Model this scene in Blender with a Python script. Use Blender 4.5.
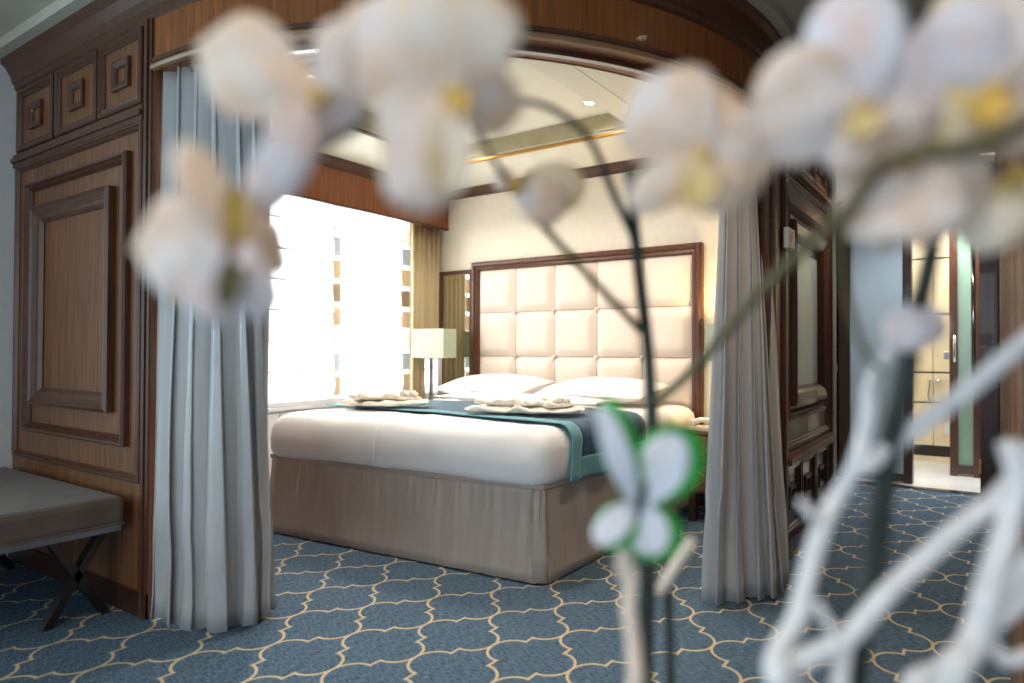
import bpy, bmesh, math, random
from mathutils import Vector, Matrix, noise
random.seed(7)
S = bpy.context.scene
COL = S.collection
for o in list(bpy.data.objects): bpy.data.objects.remove(o)
PI = math.pi
def rad(a): return math.radians(a)

# ------------------------------------------------------------------ camera
YAW, PITCH, ROLL, FPX = rad(35), rad(.75), rad(.2), 681.0
FW = Vector((-math.sin(YAW)*math.cos(PITCH), math.cos(YAW)*math.cos(PITCH), math.sin(PITCH)))
RT0 = Vector((math.cos(YAW), math.sin(YAW), 0)); UP0 = RT0.cross(FW)
RT = RT0*math.cos(ROLL)+UP0*math.sin(ROLL); UP = UP0*math.cos(ROLL)-RT0*math.sin(ROLL)
CP = Vector((0, 0, 1.0))
cam = bpy.data.cameras.new('camera'); camo = bpy.data.objects.new('camera', cam); COL.objects.link(camo)
camo.matrix_world = Matrix(((RT.x, UP.x, -FW.x, CP.x), (RT.y, UP.y, -FW.y, CP.y), (RT.z, UP.z, -FW.z, CP.z), (0, 0, 0, 1)))
cam.sensor_width = 36; cam.lens = 36*FPX/1024; cam.clip_start = .02
cam.dof.use_dof = True; cam.dof.focus_distance = 3.1; cam.dof.aperture_fstop = 1.6
S.camera = camo
def cpt(x, y, d):                       # photo pixel + depth in metres -> world point
    return CP + d*(FW + RT*((x-512)/FPX) - UP*((y-341.5)/FPX))

# ------------------------------------------------------------------ world, light, exposure
S.view_settings.view_transform = 'Standard'; S.view_settings.look = 'None'
S.view_settings.gamma = 1; S.view_settings.use_curve_mapping = False
S.view_settings.exposure = 0.64
W = bpy.data.worlds.new('sky'); S.world = W; W.use_nodes = True
W.node_tree.nodes['Background'].inputs[0].default_value = (.78, .89, 1, 1)
W.node_tree.nodes['Background'].inputs[1].default_value = 0.7
def area(name, loc, rot, sx, sy, e, col):
    l = bpy.data.lights.new(name, 'AREA'); l.shape = 'RECTANGLE'; l.size = sx; l.size_y = sy; l.energy = e; l.color = col
    o = bpy.data.objects.new(name, l); COL.objects.link(o); o.location = loc; o.rotation_euler = rot
    return o
area('window_daylight', (-4.55, 3.25, 1.45), (0, rad(-90), 0), 1.7, 2.1, 135, (.94, .985, 1))
area('balcony_daylight', (-.9, -2.75, 1.3), (rad(90), 0, 0), 4.6, 2.1, 52, (.70, .87, 1))
area('side_window_daylight', (-4.45, -.75, 1.35), (0, rad(-90), 0), 1.7, 1.9, 60, (.55, .86, 1))

# ------------------------------------------------------------------ materials
MATS = {}
def nodes(name):
    m = bpy.data.materials.new(name); m.use_nodes = True; MATS[name] = m
    nt = m.node_tree; return m, nt, nt.nodes['Principled BSDF']
def srgb(r, g, b):
    f = lambda c: (c/255/12.92 if c/255 <= .04045 else ((c/255+.055)/1.055)**2.4)
    return (f(r), f(g), f(b), 1)
def mat(name, c, rough=.6, metal=0, var=.12, scale=8, stretch=(1, 1, 1), bump=0, bscale=80, coat=0, sheen=0, spec=.5):
    m, nt, p = nodes(name)
    p.inputs['Roughness'].default_value = rough; p.inputs['Metallic'].default_value = metal
    p.inputs['Coat Weight'].default_value = coat; p.inputs['Sheen Weight'].default_value = sheen
    p.inputs['Specular IOR Level'].default_value = spec
    tc = nt.nodes.new('ShaderNodeTexCoord'); mp = nt.nodes.new('ShaderNodeMapping'); nz = nt.nodes.new('ShaderNodeTexNoise'); rp = nt.nodes.new('ShaderNodeValToRGB')
    mp.inputs['Scale'].default_value = stretch; nz.inputs['Scale'].default_value = scale; nz.inputs['Detail'].default_value = 5
    nt.links.new(tc.outputs['Object'], mp.inputs[0]); nt.links.new(mp.outputs[0], nz.inputs['Vector']); nt.links.new(nz.outputs[0], rp.inputs[0])
    rp.color_ramp.elements[0].position = .3; rp.color_ramp.elements[1].position = .7
    rp.color_ramp.elements[0].color = [max(0, v*(1-var)) for v in c[:3]]+[1]; rp.color_ramp.elements[1].color = [min(1, v*(1+var)) for v in c[:3]]+[1]
    nt.links.new(rp.outputs[0], p.inputs['Base Color'])
    if bump:
        n2 = nt.nodes.new('ShaderNodeTexNoise'); n2.inputs['Scale'].default_value = bscale; bp = nt.nodes.new('ShaderNodeBump')
        bp.inputs['Strength'].default_value = bump; bp.inputs['Distance'].default_value = .01
        nt.links.new(mp.outputs[0], n2.inputs['Vector']); nt.links.new(n2.outputs[0], bp.inputs['Height']); nt.links.new(bp.outputs[0], p.inputs['Normal'])
    return m
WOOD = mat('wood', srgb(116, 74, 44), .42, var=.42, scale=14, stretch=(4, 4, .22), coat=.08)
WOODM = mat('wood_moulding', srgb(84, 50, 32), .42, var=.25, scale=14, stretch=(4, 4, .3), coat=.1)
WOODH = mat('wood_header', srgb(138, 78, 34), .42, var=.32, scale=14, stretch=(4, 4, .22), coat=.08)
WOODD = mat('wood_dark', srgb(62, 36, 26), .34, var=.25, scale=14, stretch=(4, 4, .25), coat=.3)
WOODT = mat('wood_edge', srgb(150, 112, 78), .4, var=.15, scale=10)
GOLD = mat('gilt', srgb(190, 145, 70), .3, metal=.6, var=.1)
CREAM = mat('cream_wallcovering', srgb(228, 217, 198), .8, var=.03, scale=30, bump=.05)
WHITEW = mat('painted_wall', srgb(214, 212, 210), .8, var=.03, scale=20)
BEIGE = mat('beige_wall', srgb(205, 165, 115), .8, var=.04)
CEIL = mat('ceiling_panel', srgb(226, 222, 205), .75, var=.02)
CEILM = mat('ceiling_cabin', srgb(190, 184, 168), .8, var=.03)
MARB = mat('marble', srgb(232, 233, 236), .2, var=.08, scale=3)
DMARB = mat('dark_marble', srgb(60, 50, 42), .25, var=.5, scale=14)
TILE = mat('cream_tile', srgb(228, 212, 178), .35, var=.05, scale=9)
JOINT = mat('dark_joint', srgb(40, 34, 30), .5)
CURT = mat('curtain_satin', srgb(178, 176, 176), .36, var=.06, scale=60, stretch=(1, 1, .1), bump=.08, bscale=260, sheen=.15)
UPHOL = mat('headboard_fabric', srgb(226, 209, 194), .85, var=.04, scale=120, bump=.1, bscale=300, sheen=.1)
LINEN = mat('white_linen', srgb(238, 235, 233), .75, var=.015, scale=5, bump=.12, bscale=9)
SKIRT = mat('skirt_satin', srgb(176, 161, 150), .42, var=.05, scale=40, stretch=(1, 1, .1), sheen=.1)
RUNB = mat('runner_blue', srgb(22, 74, 98), .7, var=.2, scale=70, sheen=.15)
RUNT = mat('runner_teal', srgb(96, 152, 162), .7, var=.1, scale=70, sheen=.15)
ROBE = mat('robe_terry', srgb(238, 228, 214), .95, var=.05, scale=60, bump=.5, bscale=140, sheen=.3)
CHROME = mat('chrome', srgb(210, 212, 215), .12, metal=1, var=.03)
STEEL = mat('brushed_steel', srgb(150, 150, 152), .28, metal=1, var=.05)
DBRZ = mat('dark_bronze', srgb(88, 78, 72), .3, metal=1, var=.08)
VELV = mat('bench_velvet', srgb(92, 76, 66), .8, var=.25, scale=9, bump=.1, sheen=.12)
PLAST = mat('white_plastic', srgb(228, 222, 212), .4, var=.02)
BLACK = mat('black_plastic', srgb(30, 28, 28), .4, var=.05)
PAPER = mat('paper', srgb(214, 205, 180), .8, var=.08, scale=40)
FROST = mat('frosted_panel', srgb(172, 198, 214), .3, var=.03)
DOORW = mat('pale_door_panel', srgb(212, 230, 240), .35, var=.02)
GREENG = mat('green_glass', srgb(150, 176, 156), .15, var=.03)
SHADEM = mat('lamp_shade_fabric', srgb(172, 182, 156), .8, var=.03, scale=90)
STRIPE = mat('striped_drape', srgb(206, 186, 146), .75, var=.16, scale=10, stretch=(1, 14, .02))
BRONZE = mat('bronze_sheer', srgb(150, 124, 94), .6, var=.15, scale=60)
RAIL = mat('white_cover', srgb(222, 222, 220), .5, var=.02)
STEM = mat('stem_dark', srgb(26, 36, 28), .5, var=.3, scale=40)
STEMO = mat('stem_olive', srgb(92, 84, 50), .5, var=.25, scale=40)
TWIG = mat('twig_white', srgb(232, 226, 226), .7, var=.12, scale=60, bump=.3)
TWIGP = mat('twig_peach', srgb(236, 212, 192), .7, var=.12, scale=60)
LIPY = mat('lip_yellow', srgb(206, 166, 78), .6, var=.2, scale=90)
LIPB = mat('lip_brown', srgb(120, 70, 40), .6, var=.2, scale=90)
WINGG = mat('wing_green', srgb(40, 170, 60), .5, var=.2, scale=60)
WINGW = mat('wing_white', srgb(232, 230, 240), .5, var=.05, scale=60)
POT = mat('pot_ceramic', srgb(225, 222, 216), .25, var=.02)
SOIL = mat('bark_chips', srgb(70, 48, 32), .95, var=.5, scale=60, bump=.6)
STRIPD = mat('buff_trim', srgb(150, 110, 70), .6)
def thin_mat(name, c, tw, trans=0.0, rough=.6, c2=None):       # cloth / petal: diffuse + light passing through
    m, nt, p = nodes(name); p.inputs['Base Color'].default_value = c; p.inputs['Roughness'].default_value = rough
    tl = nt.nodes.new('ShaderNodeBsdfTranslucent'); tl.inputs[0].default_value = c
    mx = nt.nodes.new('ShaderNodeMixShader'); mx.inputs[0].default_value = tw
    nt.links.new(p.outputs[0], mx.inputs[1]); nt.links.new(tl.outputs[0], mx.inputs[2]); out = nt.nodes['Material Output']
    nz = nt.nodes.new('ShaderNodeTexNoise'); nz.inputs['Scale'].default_value = 25; hs = nt.nodes.new('ShaderNodeHueSaturation'); hs.inputs['Color'].default_value = c
    mr = nt.nodes.new('ShaderNodeMapRange'); mr.inputs[3].default_value = .94; mr.inputs[4].default_value = 1.05
    nt.links.new(nz.outputs[0], mr.inputs[0]); nt.links.new(mr.outputs[0], hs.inputs['Value'])
    if c2:
        n4 = nt.nodes.new('ShaderNodeTexNoise'); n4.inputs['Scale'].default_value = 32; tc = nt.nodes.new('ShaderNodeTexCoord'); r4 = nt.nodes.new('ShaderNodeValToRGB')
        nt.links.new(tc.outputs['Object'], n4.inputs['Vector']); nt.links.new(n4.outputs[0], r4.inputs[0]); r4.color_ramp.elements[0].position = .38; r4.color_ramp.elements[1].position = .62
        r4.color_ramp.elements[0].color = c; r4.color_ramp.elements[1].color = c2; nt.links.new(r4.outputs[0], hs.inputs['Color'])
    nt.links.new(hs.outputs[0], p.inputs['Base Color']); nt.links.new(hs.outputs[0], tl.inputs[0])
    if trans:
        tp = nt.nodes.new('ShaderNodeBsdfTransparent'); m2 = nt.nodes.new('ShaderNodeMixShader'); m2.inputs[0].default_value = trans
        nt.links.new(mx.outputs[0], m2.inputs[1]); nt.links.new(tp.outputs[0], m2.inputs[2]); nt.links.new(m2.outputs[0], out.inputs[0])
    else: nt.links.new(mx.outputs[0], out.inputs[0])
    return m
BLIND = thin_mat('blind_sheer', srgb(246, 246, 244), .6, .12)
SHEER = thin_mat('sheer_white', srgb(236, 234, 226), .5, .2)
SHEER2 = thin_mat('sheer_grey', srgb(186, 194, 200), .3, .1)
BRSH = thin_mat('sheer_bronze', srgb(204, 182, 150), .45, .1)
PETAL = thin_mat('petal_white', srgb(250, 240, 236), .35, c2=srgb(246, 220, 198))
PETALP = thin_mat('petal_peach', srgb(250, 222, 196), .35, c2=srgb(248, 238, 228))
PETALB = thin_mat('petal_cool', srgb(240, 238, 244), .35, c2=srgb(246, 226, 222))
PETALY = thin_mat('petal_yellow', srgb(236, 212, 150), .35, c2=srgb(248, 236, 220))
def glass_mat():
    m, nt, p = nodes('window_glass'); tp = nt.nodes.new('ShaderNodeBsdfTransparent'); gl = nt.nodes.new('ShaderNodeBsdfGlossy'); gl.inputs['Roughness'].default_value = .02
    mx = nt.nodes.new('ShaderNodeMixShader'); mx.inputs[0].default_value = .06
    nt.links.new(tp.outputs[0], mx.inputs[1]); nt.links.new(gl.outputs[0], mx.inputs[2]); nt.links.new(mx.outputs[0], nt.nodes['Material Output'].inputs[0]); return m
GLASS = glass_mat()
MIRROR = mat('mirror_glass', srgb(225, 228, 225), .02, metal=1, var=.005)
def emis(name, c, s):
    m, nt, p = nodes(name); p.inputs['Emission Color'].default_value = c; p.inputs['Emission Strength'].default_value = s; p.inputs['Base Color'].default_value = c; return m
LED = emis('downlight_lens', (1, .9, .72, 1), 14)
def carpet():
    m, nt, p = nodes('carpet'); N = nt.nodes; Lk = nt.links
    p.inputs['Roughness'].default_value = .95; p.inputs['Specular IOR Level'].default_value = .2
    tc = N.new('ShaderNodeTexCoord'); sx = N.new('ShaderNodeSeparateXYZ'); Lk.new(tc.outputs['Object'], sx.inputs[0])
    def mth(op, a, b=None, c=None):
        n = N.new('ShaderNodeMath'); n.operation = op
        for i, v in enumerate((a, b, c)):
            if v is None: continue
            if isinstance(v, (int, float)): n.inputs[i].default_value = v
            else: Lk.new(v, n.inputs[i])
        return n.outputs[0]
    DX, DY = .1527, .2150                        # half pitches of the trellis
    pu = mth('ADD', mth('DIVIDE', mth('ADD', sx.outputs[0], 1.535), DX), 200); pv = mth('ADD', mth('DIVIDE', mth('SUBTRACT', sx.outputs[1], 2.083), DY), 200)
    iu, iv = mth('FLOOR', pu), mth('FLOOR', pv); u, v = mth('FRACT', pu), mth('FRACT', pv)
    odd = mth('MODULO', mth('ADD', iu, iv), 2.0); odd = mth('GREATER_THAN', odd, .5)
    def mix(f, a, b): return mth('ADD', mth('MULTIPLY', f, b), mth('MULTIPLY', mth('SUBTRACT', 1.0, f), a))
    u = mix(odd, u, mth('SUBTRACT', 1.0, u))
    h = mth('GREATER_THAN', u, .5); u2 = mix(h, u, mth('SUBTRACT', 1.0, u)); v2 = mix(h, v, mth('SUBTRACT', 1.0, v))
    K = .40
    r = mth('SQRT', mth('ADD', mth('POWER', mth('DIVIDE', mth('SUBTRACT', u2, .5), .5), 2.0), mth('POWER', mth('DIVIDE', v2, K), 2.0)))
    arc = mth('MULTIPLY', mth('ABSOLUTE', mth('SUBTRACT', r, 1.0)), .080)
    jog = mth('MAXIMUM', mth('MULTIPLY', mth('SUBTRACT', .5, u2), DX), mth('MAXIMUM', mth('MULTIPLY', mth('SUBTRACT', K-.01, v2), DY), mth('MAXIMUM', mth('MULTIPLY', mth('SUBTRACT', v2, 1.01-K), DY), 0.0)))
    d = mth('MINIMUM', arc, jog)
    mr = N.new('ShaderNodeMapRange'); mr.inputs[1].default_value = .0040; mr.inputs[2].default_value = .0058; mr.inputs[3].default_value = 1; mr.inputs[4].default_value = 0; Lk.new(d, mr.inputs[0])
    mp = N.new('ShaderNodeMapping'); mp.inputs['Scale'].default_value = (1, 7, 1); mp.inputs['Rotation'].default_value = (0, 0, .05); Lk.new(tc.outputs['Object'], mp.inputs[0])
    nz = N.new('ShaderNodeTexNoise'); nz.inputs['Scale'].default_value = 40; nz.inputs['Detail'].default_value = 8; nz.inputs['Roughness'].default_value = .75; Lk.new(mp.outputs[0], nz.inputs['Vector'])
    rp = N.new('ShaderNodeValToRGB'); Lk.new(nz.outputs[0], rp.inputs[0])
    rp.color_ramp.elements[0].position = .40; rp.color_ramp.elements[0].color = srgb(36, 50, 70); rp.color_ramp.elements[1].position = .60; rp.color_ramp.elements[1].color = srgb(108, 134, 156)
    mc = N.new('ShaderNodeMix'); mc.data_type = 'RGBA'; Lk.new(mr.outputs[0], mc.inputs[0]); Lk.new(rp.outputs[0], mc.inputs[6]); mc.inputs[7].default_value = srgb(202, 184, 152)
    Lk.new(mc.outputs[2], p.inputs['Base Color'])
    bp = N.new('ShaderNodeBump'); bp.inputs['Strength'].default_value = .3; bp.inputs['Distance'].default_value = .004; n3 = N.new('ShaderNodeTexNoise'); n3.inputs['Scale'].default_value = 500
    Lk.new(tc.outputs['Object'], n3.inputs['Vector']); Lk.new(n3.outputs[0], bp.inputs['Height']); Lk.new(bp.outputs[0], p.inputs['Normal'])
    return m
CARPET = carpet()

# ------------------------------------------------------------------ helpers
def tag(o, label=None, cat=None, group=None, kind=None):
    if label: o['label'] = label
    if cat: o['category'] = cat
    if group: o['group'] = group
    if kind: o['kind'] = kind
    return o
def empty(name, loc=(0, 0, 0)):
    o = bpy.data.objects.new(name, None); COL.objects.link(o); o.location = loc; o.empty_display_size = .05; return o
class MB:
    def __init__(s): s.v = []; s.f = []
    def add(s, vs, fs):
        n = len(s.v); s.v += [tuple(v) for v in vs]; s.f += [tuple(i+n for i in f) for f in fs]; return s
    def box(s, x0, x1, y0, y1, z0, z1):
        return s.add([(x0, y0, z0), (x1, y0, z0), (x1, y1, z0), (x0, y1, z0), (x0, y0, z1), (x1, y0, z1), (x1, y1, z1), (x0, y1, z1)],
                     [(0, 3, 2, 1), (4, 5, 6, 7), (0, 1, 5, 4), (1, 2, 6, 5), (2, 3, 7, 6), (3, 0, 4, 7)])
    def grid(s, pts, nu, nv, closed=False):            # pts[i*nv+j]
        f = []
        for i in range(nu if closed else nu-1):
            for j in range(nv-1):
                a = i*nv+j; b = ((i+1) % nu)*nv+j; f.append((a, b, b+1, a+1))
        return s.add(pts, f)
    def tube(s, path, rads, n=8, cap=True):
        path = [Vector(p) for p in path]; vs = []; fs = []
        if not hasattr(rads, '__len__'): rads = [rads]*len(path)
        prev = None
        for k, p in enumerate(path):
            t = (path[min(k+1, len(path)-1)]-path[max(k-1, 0)]).normalized()
            a = t.orthogonal().normalized() if prev is None else (prev-t*prev.dot(t)).normalized()
            prev = a; b = t.cross(a)
            for q in range(n):
                w = 2*PI*q/n; vs.append(p+(a*math.cos(w)+b*math.sin(w))*rads[k])
        for k in range(len(path)-1):
            for q in range(n): fs.append((k*n+q, k*n+(q+1) % n, (k+1)*n+(q+1) % n, (k+1)*n+q))
        if cap: fs.append(tuple(range(n-1, -1, -1))); fs.append(tuple((len(path)-1)*n+q for q in range(n)))
        return s.add(vs, fs)
    def lathe(s, prof, c, n=24):
        vs = []; fs = []; m = len(prof)
        for q in range(n):
            w = 2*PI*q/n
            for r, z in prof: vs.append((c[0]+r*math.cos(w), c[1]+r*math.sin(w), c[2]+z))
        for q in range(n):
            for k in range(m-1): a = q*m+k; b = ((q+1) % n)*m+k; fs.append((a, b, b+1, a+1))
        return s.add(vs, fs)
    def build(s, name, m, parent=None, smooth=False, bevel=0, label=None, solid=0, sub=0, fix=True):
        me = bpy.data.meshes.new(name); off = Vector(parent_base(parent)) if parent else Vector((0, 0, 0))
        me.from_pydata([tuple(Vector(v)-off) for v in s.v], [], s.f); me.materials.append(m)
        if fix:
            bm = bmesh.new(); bm.from_mesh(me); bmesh.ops.recalc_face_normals(bm, faces=bm.faces); bm.to_mesh(me); bm.free()
        o = bpy.data.objects.new(name, me); COL.objects.link(o)
        if parent: o.parent = parent
        if smooth:
            for p in me.polygons: p.use_smooth = True
        if solid: k = o.modifiers.new('thick', 'SOLIDIFY'); k.thickness = solid; k.offset = 0
        if bevel:
            k = o.modifiers.new('bevel', 'BEVEL'); k.width = bevel; k.segments = 2; k.limit_method = 'ANGLE'
        if sub: k = o.modifiers.new('sub', 'SUBSURF'); k.levels = sub; k.render_levels = sub
        if label: o['label'] = label
        return o
def parent_base(p):
    b = Vector((0, 0, 0))
    while p: b += Vector(p.location); p = p.parent
    return b
def box(name, m, parent, x0, x1, y0, y1, z0, z1, bevel=0, **k): return MB().box(x0, x1, y0, y1, z0, z1).build(name, m, parent, bevel=bevel, **k)
def struct(o, label=None): return tag(o, label, None, None, 'structure')
def frame_mb(P, u0, u1, v0, v1, prof, mb=None):        # mitred moulding frame swept round a rectangle: prof = (inset, height)
    mb = mb or MB(); n = len(prof); vs = []
    for d, h in prof: vs += [P(u0+d, v0+d, h), P(u1-d, v0+d, h), P(u1-d, v1-d, h), P(u0+d, v1-d, h)]
    fs = []
    for k in range(n-1):
        for c in range(4): fs.append((k*4+c, k*4+(c+1) % 4, (k+1)*4+(c+1) % 4, (k+1)*4+c))
    return mb.add(vs, fs)
def slab_mb(P, u0, u1, v0, v1, h0, h1, mb=None):
    mb = mb or MB(); vs = [P(u, v, h) for h in (h0, h1) for (u, v) in ((u0, v0), (u1, v0), (u1, v1), (u0, v1))]
    return mb.add(vs, [(0, 3, 2, 1), (4, 5, 6, 7), (0, 1, 5, 4), (1, 2, 6, 5), (2, 3, 7, 6), (3, 0, 4, 7)])
def sweep_mb(path, prof, mb=None):                     # open path of (x, y, nx, ny) with profile (out, z)
    mb = mb or MB(); n = len(prof)
    pts = [(x+nx*o, y+ny*o, z) for x, y, nx, ny in path for o, z in prof]
    return mb.grid(pts, len(path), n)

# ------------------------------------------------------------------ shell
CX, CY, RO, RI = -2.55, 3.05, 1.745, 1.59
YP, XP = CY-RO, CX+RO            # partition faces 1.305 / -0.805
XL = -3.83; YH = 4.35; ZB = 2.32; ZM = 2.42; XR = .05; YE = 6.0; YB = 7.3
struct(MB().box(-4.0, 2.6, -2.6, 5.76, -.08, 0).build('floor', CARPET), 'blue carpet with cream trellis pattern')
struct(MB().box(-.95, 1.4, 5.85, 7.4, -.08, .002).build('floor_bathroom', MARB), 'white marble bathroom floor')
struct(MB().box(-1.5, 1.4, 5.76, 5.85, -.08, .006).build('trim_1', DMARB), 'dark marble threshold strip')
struct(MB().box(-1.5, -.95, 5.85, 6.1, -.08, .001).build('floor_recess', CARPET))
# left outer wall with two window openings
def wall_x(name, x0, x1, y0, y1, z1, m, holes, label=None):
    mb = MB(); ys = sorted({y0, y1}|{h[0] for h in holes}|{h[1] for h in holes})
    for a, b in zip(ys, ys[1:]):
        hs = [h for h in holes if h[0] <= a and h[1] >= b]
        if hs: mb.box(x0, x1, a, b, 0, hs[0][2]); mb.box(x0, x1, a, b, hs[0][3], z1)
        else: mb.box(x0, x1, a, b, 0, z1)
    return struct(mb.build(name, m), label)
wall_x('wall_left', XL-.12, XL, -2.6, 4.55, 2.5, WHITEW, [(2.42, 4.0, .66, 2.08), (-1.7, .15, .3, 2.1)], 'white outer wall with windows')
mb = MB(); mb.box(XL, -3.0, -2.7, -2.6, 0, 2.5); mb.box(1.3, 2.6, -2.7, -2.6, 0, 2.5); mb.box(-3.0, 1.3, -2.7, -2.6, 2.25, 2.5); mb.box(-3.0, 1.3, -2.7, -2.6, 0, .12)
struct(mb.build('wall_back', WHITEW), 'white wall behind the camera with balcony glazing')
struct(MB().box(2.6, 2.7, -2.7, 1.7, 0, 2.5).build('wall_right', WHITEW))
struct(MB().box(XR+.3, 2.7, 1.6, 1.7, 0, 2.5).build('wall_right_return', WHITEW))
struct(MB().box(XL, -.95, YH, 4.55, 0, 2.45).build('wall_headboard', CREAM), 'cream wall behind the headboard')
# ceilings
struct(MB().box(XL-.12, 2.7, -2.7, YP, ZM, ZM+.08).box(XP-.05, 2.7, YP, 5.9, ZM, ZM+.08).build('ceiling', CEILM), 'greige cabin ceiling')
mbq = MB()                                                  # corner between the arc and the corridor ceiling
NA = 40
arc = [(CX+RO*math.sin(PI/2*k/NA), CY-RO*math.cos(PI/2*k/NA)) for k in range(NA+1)]
mbq.add([(XP, YP, ZM)]+[(x, y, ZM) for x, y in arc], [(0, k+1, k+2) for k in range(NA)])
struct(mbq.build('ceiling_corner', CEILM))
TX0, TX1, TY0, TY1 = -3.06, -1.72, 2.05, 3.69; ZT = 2.43
mb = MB()
def edge_y(x): return CY-math.sqrt(max(0, 1.67**2-(x-CX)**2)) if x > CX else 1.37
def strips(x0, x1, n, ya=None, yb=YH):                     # ceiling slabs that stop inside the curved header
    for k in range(n):
        a_, b_ = x0+(x1-x0)*k/n, x0+(x1-x0)*(k+1)/n; mb.box(a_, b_, edge_y((a_+b_)/2) if ya is None else ya, yb, ZB, ZT+.06)
strips(XL, TX0, 1); strips(TX0, TX1, 16, None, TY0); strips(TX0, TX1, 1, TY1, YH); strips(TX1, -1.575, 3); strips(-1.571, -.90, 16)
mb.box(TX0, TX1, TY0, TY1, ZT, ZT+.06)
cb = struct(mb.build('ceiling_bedroom', CEIL), 'cream bedroom ceiling with a recessed tray')
def PZ(u, v, h): return (u, v, ZB-h)
for (x0, x1, y0, y1, m) in ((TX0-.03, TX1+.02, TY1, TY1+.03, GOLD), (TX0-.03, TX0, TY0, TY1, WOODM), (TX0-.03, TX1+.02, TY0-.03, TY0, WOODM)):
    MB().box(x0, x1, y0, y1, ZB-.018, ZB+.001).build('tray_trim', m, cb, bevel=.005)
frame_mb(PZ, TX0+.005, TX1-.005, TY0+.005, TY1-.005, [(0, -.012), (0, -.11), (.012, -.11), (.012, -.012), (0, -.012)]).build('tray_upstand', mat('tray_side', srgb(176, 166, 132), .6), cb)
def downlight(x, y, z, label, e=6, col=(1, .80, .54), ang=110):
    t = empty('downlight', (x, y, z)); tag(t, label, 'light', 'recessed ceiling downlights')
    MB().lathe([(.028, -.001), (.03, -.005), (.04, -.004), (.042, 0)], (x, y, z), 20).build('bezel', CHROME, t, smooth=True)
    MB().lathe([(0, -.002), (.028, -.002)], (x, y, z), 20).build('lens', LED, t)
    l = bpy.data.lights.new('downlight_beam', 'SPOT'); l.energy = e; l.color = col; l.spot_size = rad(ang); l.spot_blend = .8; l.shadow_soft_size = .03
    o = bpy.data.objects.new('downlight_beam', l); COL.objects.link(o); o.parent = t; o.location = (0, 0, -.02)
downlight(-1.88, 3.46, ZT, 'downlight at the right end of the ceiling tray above the bed', 27, (1, .93, .84), 150)
downlight(-2.93, 3.49, ZT, 'downlight at the left end of the ceiling tray above the bed', 27, (1, .93, .84), 150)
downlight(-2.9, 2.3, ZT, 'downlight at the window side of the tray, hidden by the header', 30, (1, .93, .84), 150)
downlight(-1.95, 2.3, ZT, 'extra downlight added at the near right corner of the tray to brighten the bedroom, hidden by the header', 30, (1, .93, .84), 150)  # added fill, so the bedroom depends less on the window light
downlight(-1.25, 3.7, ZB, 'downlight over the right-hand nightstand', 22)
downlight(-.35, 2.35, ZM, 'downlight in front of the curved header by the corridor', 26)
downlight(-.38, 4.2, ZM, 'downlight halfway along the corridor', 30)
downlight(-.45, 5.35, ZM, 'additional downlight put at the far end of the corridor to brighten the pale door', 30, (.86, .93, 1))  # additional cool lamp put in to lift the pale door panel
downlight(.15, -.35, ZM, 'unseen fill downlight added above the console to brighten the orchids', 20, (1, .88, .74), 120)  # out-of-view warm fill, added only to brighten the flowers and twigs
downlight(-2.9, .5, ZM, 'downlight above the bench', 4)
downlight(-1.4, .3, ZM, 'downlight in the cabin ceiling in front of the curved header', 20)

# ---- moulding profiles
def raised(w, h): return [(0, 0), (0, h*.7), (w*.15, h), (w*.4, h), (w*.55, h*.55), (w*.8, h*.75), (w, h*.2), (w, 0)]
# ---- left panelled partition
def PL(u, v, h): return (u, YP-h, v)
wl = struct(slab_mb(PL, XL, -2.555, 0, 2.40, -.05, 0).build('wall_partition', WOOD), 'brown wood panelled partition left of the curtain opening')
def frieze(P, parent, u0, u1, v0, v1, mp):
    f = frame_mb(P, u0, u1, v0, v1, raised(.035, .018)).build('frieze_panel', mp, parent)
    cu, cv, s = (u0+u1)/2, (v0+v1)/2, .068
    frame_mb(P, cu-s, cu+s, cv-.058, cv+.058, [(0, 0), (0, .014), (.008, .016), (.026, .01), (.03, .004), (.03, 0)]).build('square_motif', mp, f)
for (a, b) in ((-3.79, -3.40), (-3.375, -2.985), (-2.965, -2.62)): frieze(PL, wl, a, b, 1.935, 2.225, WOODM)
slab_mb(PL, XL, -2.61, 1.865, 1.925, 0, .014, slab_mb(PL, XL, -2.61, 1.885, 1.905, .014, .024)).build('rail', WOODM, wl)
frame_mb(PL, -3.80, -2.615, .495, 1.865, raised(.03, .016)).build('panel_moulding', WOODM, wl)
frame_mb(PL, -3.655, -2.71, .625, 1.765, raised(.04, .03)).build('panel_moulding', WOODM, wl)
frame_mb(PL, -3.565, -2.83, .75, 1.645, [(0, 0), (0, .03), (.012, .04), (.02, .032), (.028, .034), (.045, .022), (.06, .02), (.075, .006), (.075, 0)]).build('panel_moulding', WOODM, wl)
slab_mb(PL, XL, -2.556, 0, .09, 0, .012).build('skirting', WOODD, wl)
for u0, u1, h in ((-2.612, -2.60, .008), (-2.595, -2.578, .014), (-2.573, -2.556, .008)): slab_mb(PL, u0, u1, 0, 2.24, 0, h).build('pilaster_fillet', WOODM, wl)
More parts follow.
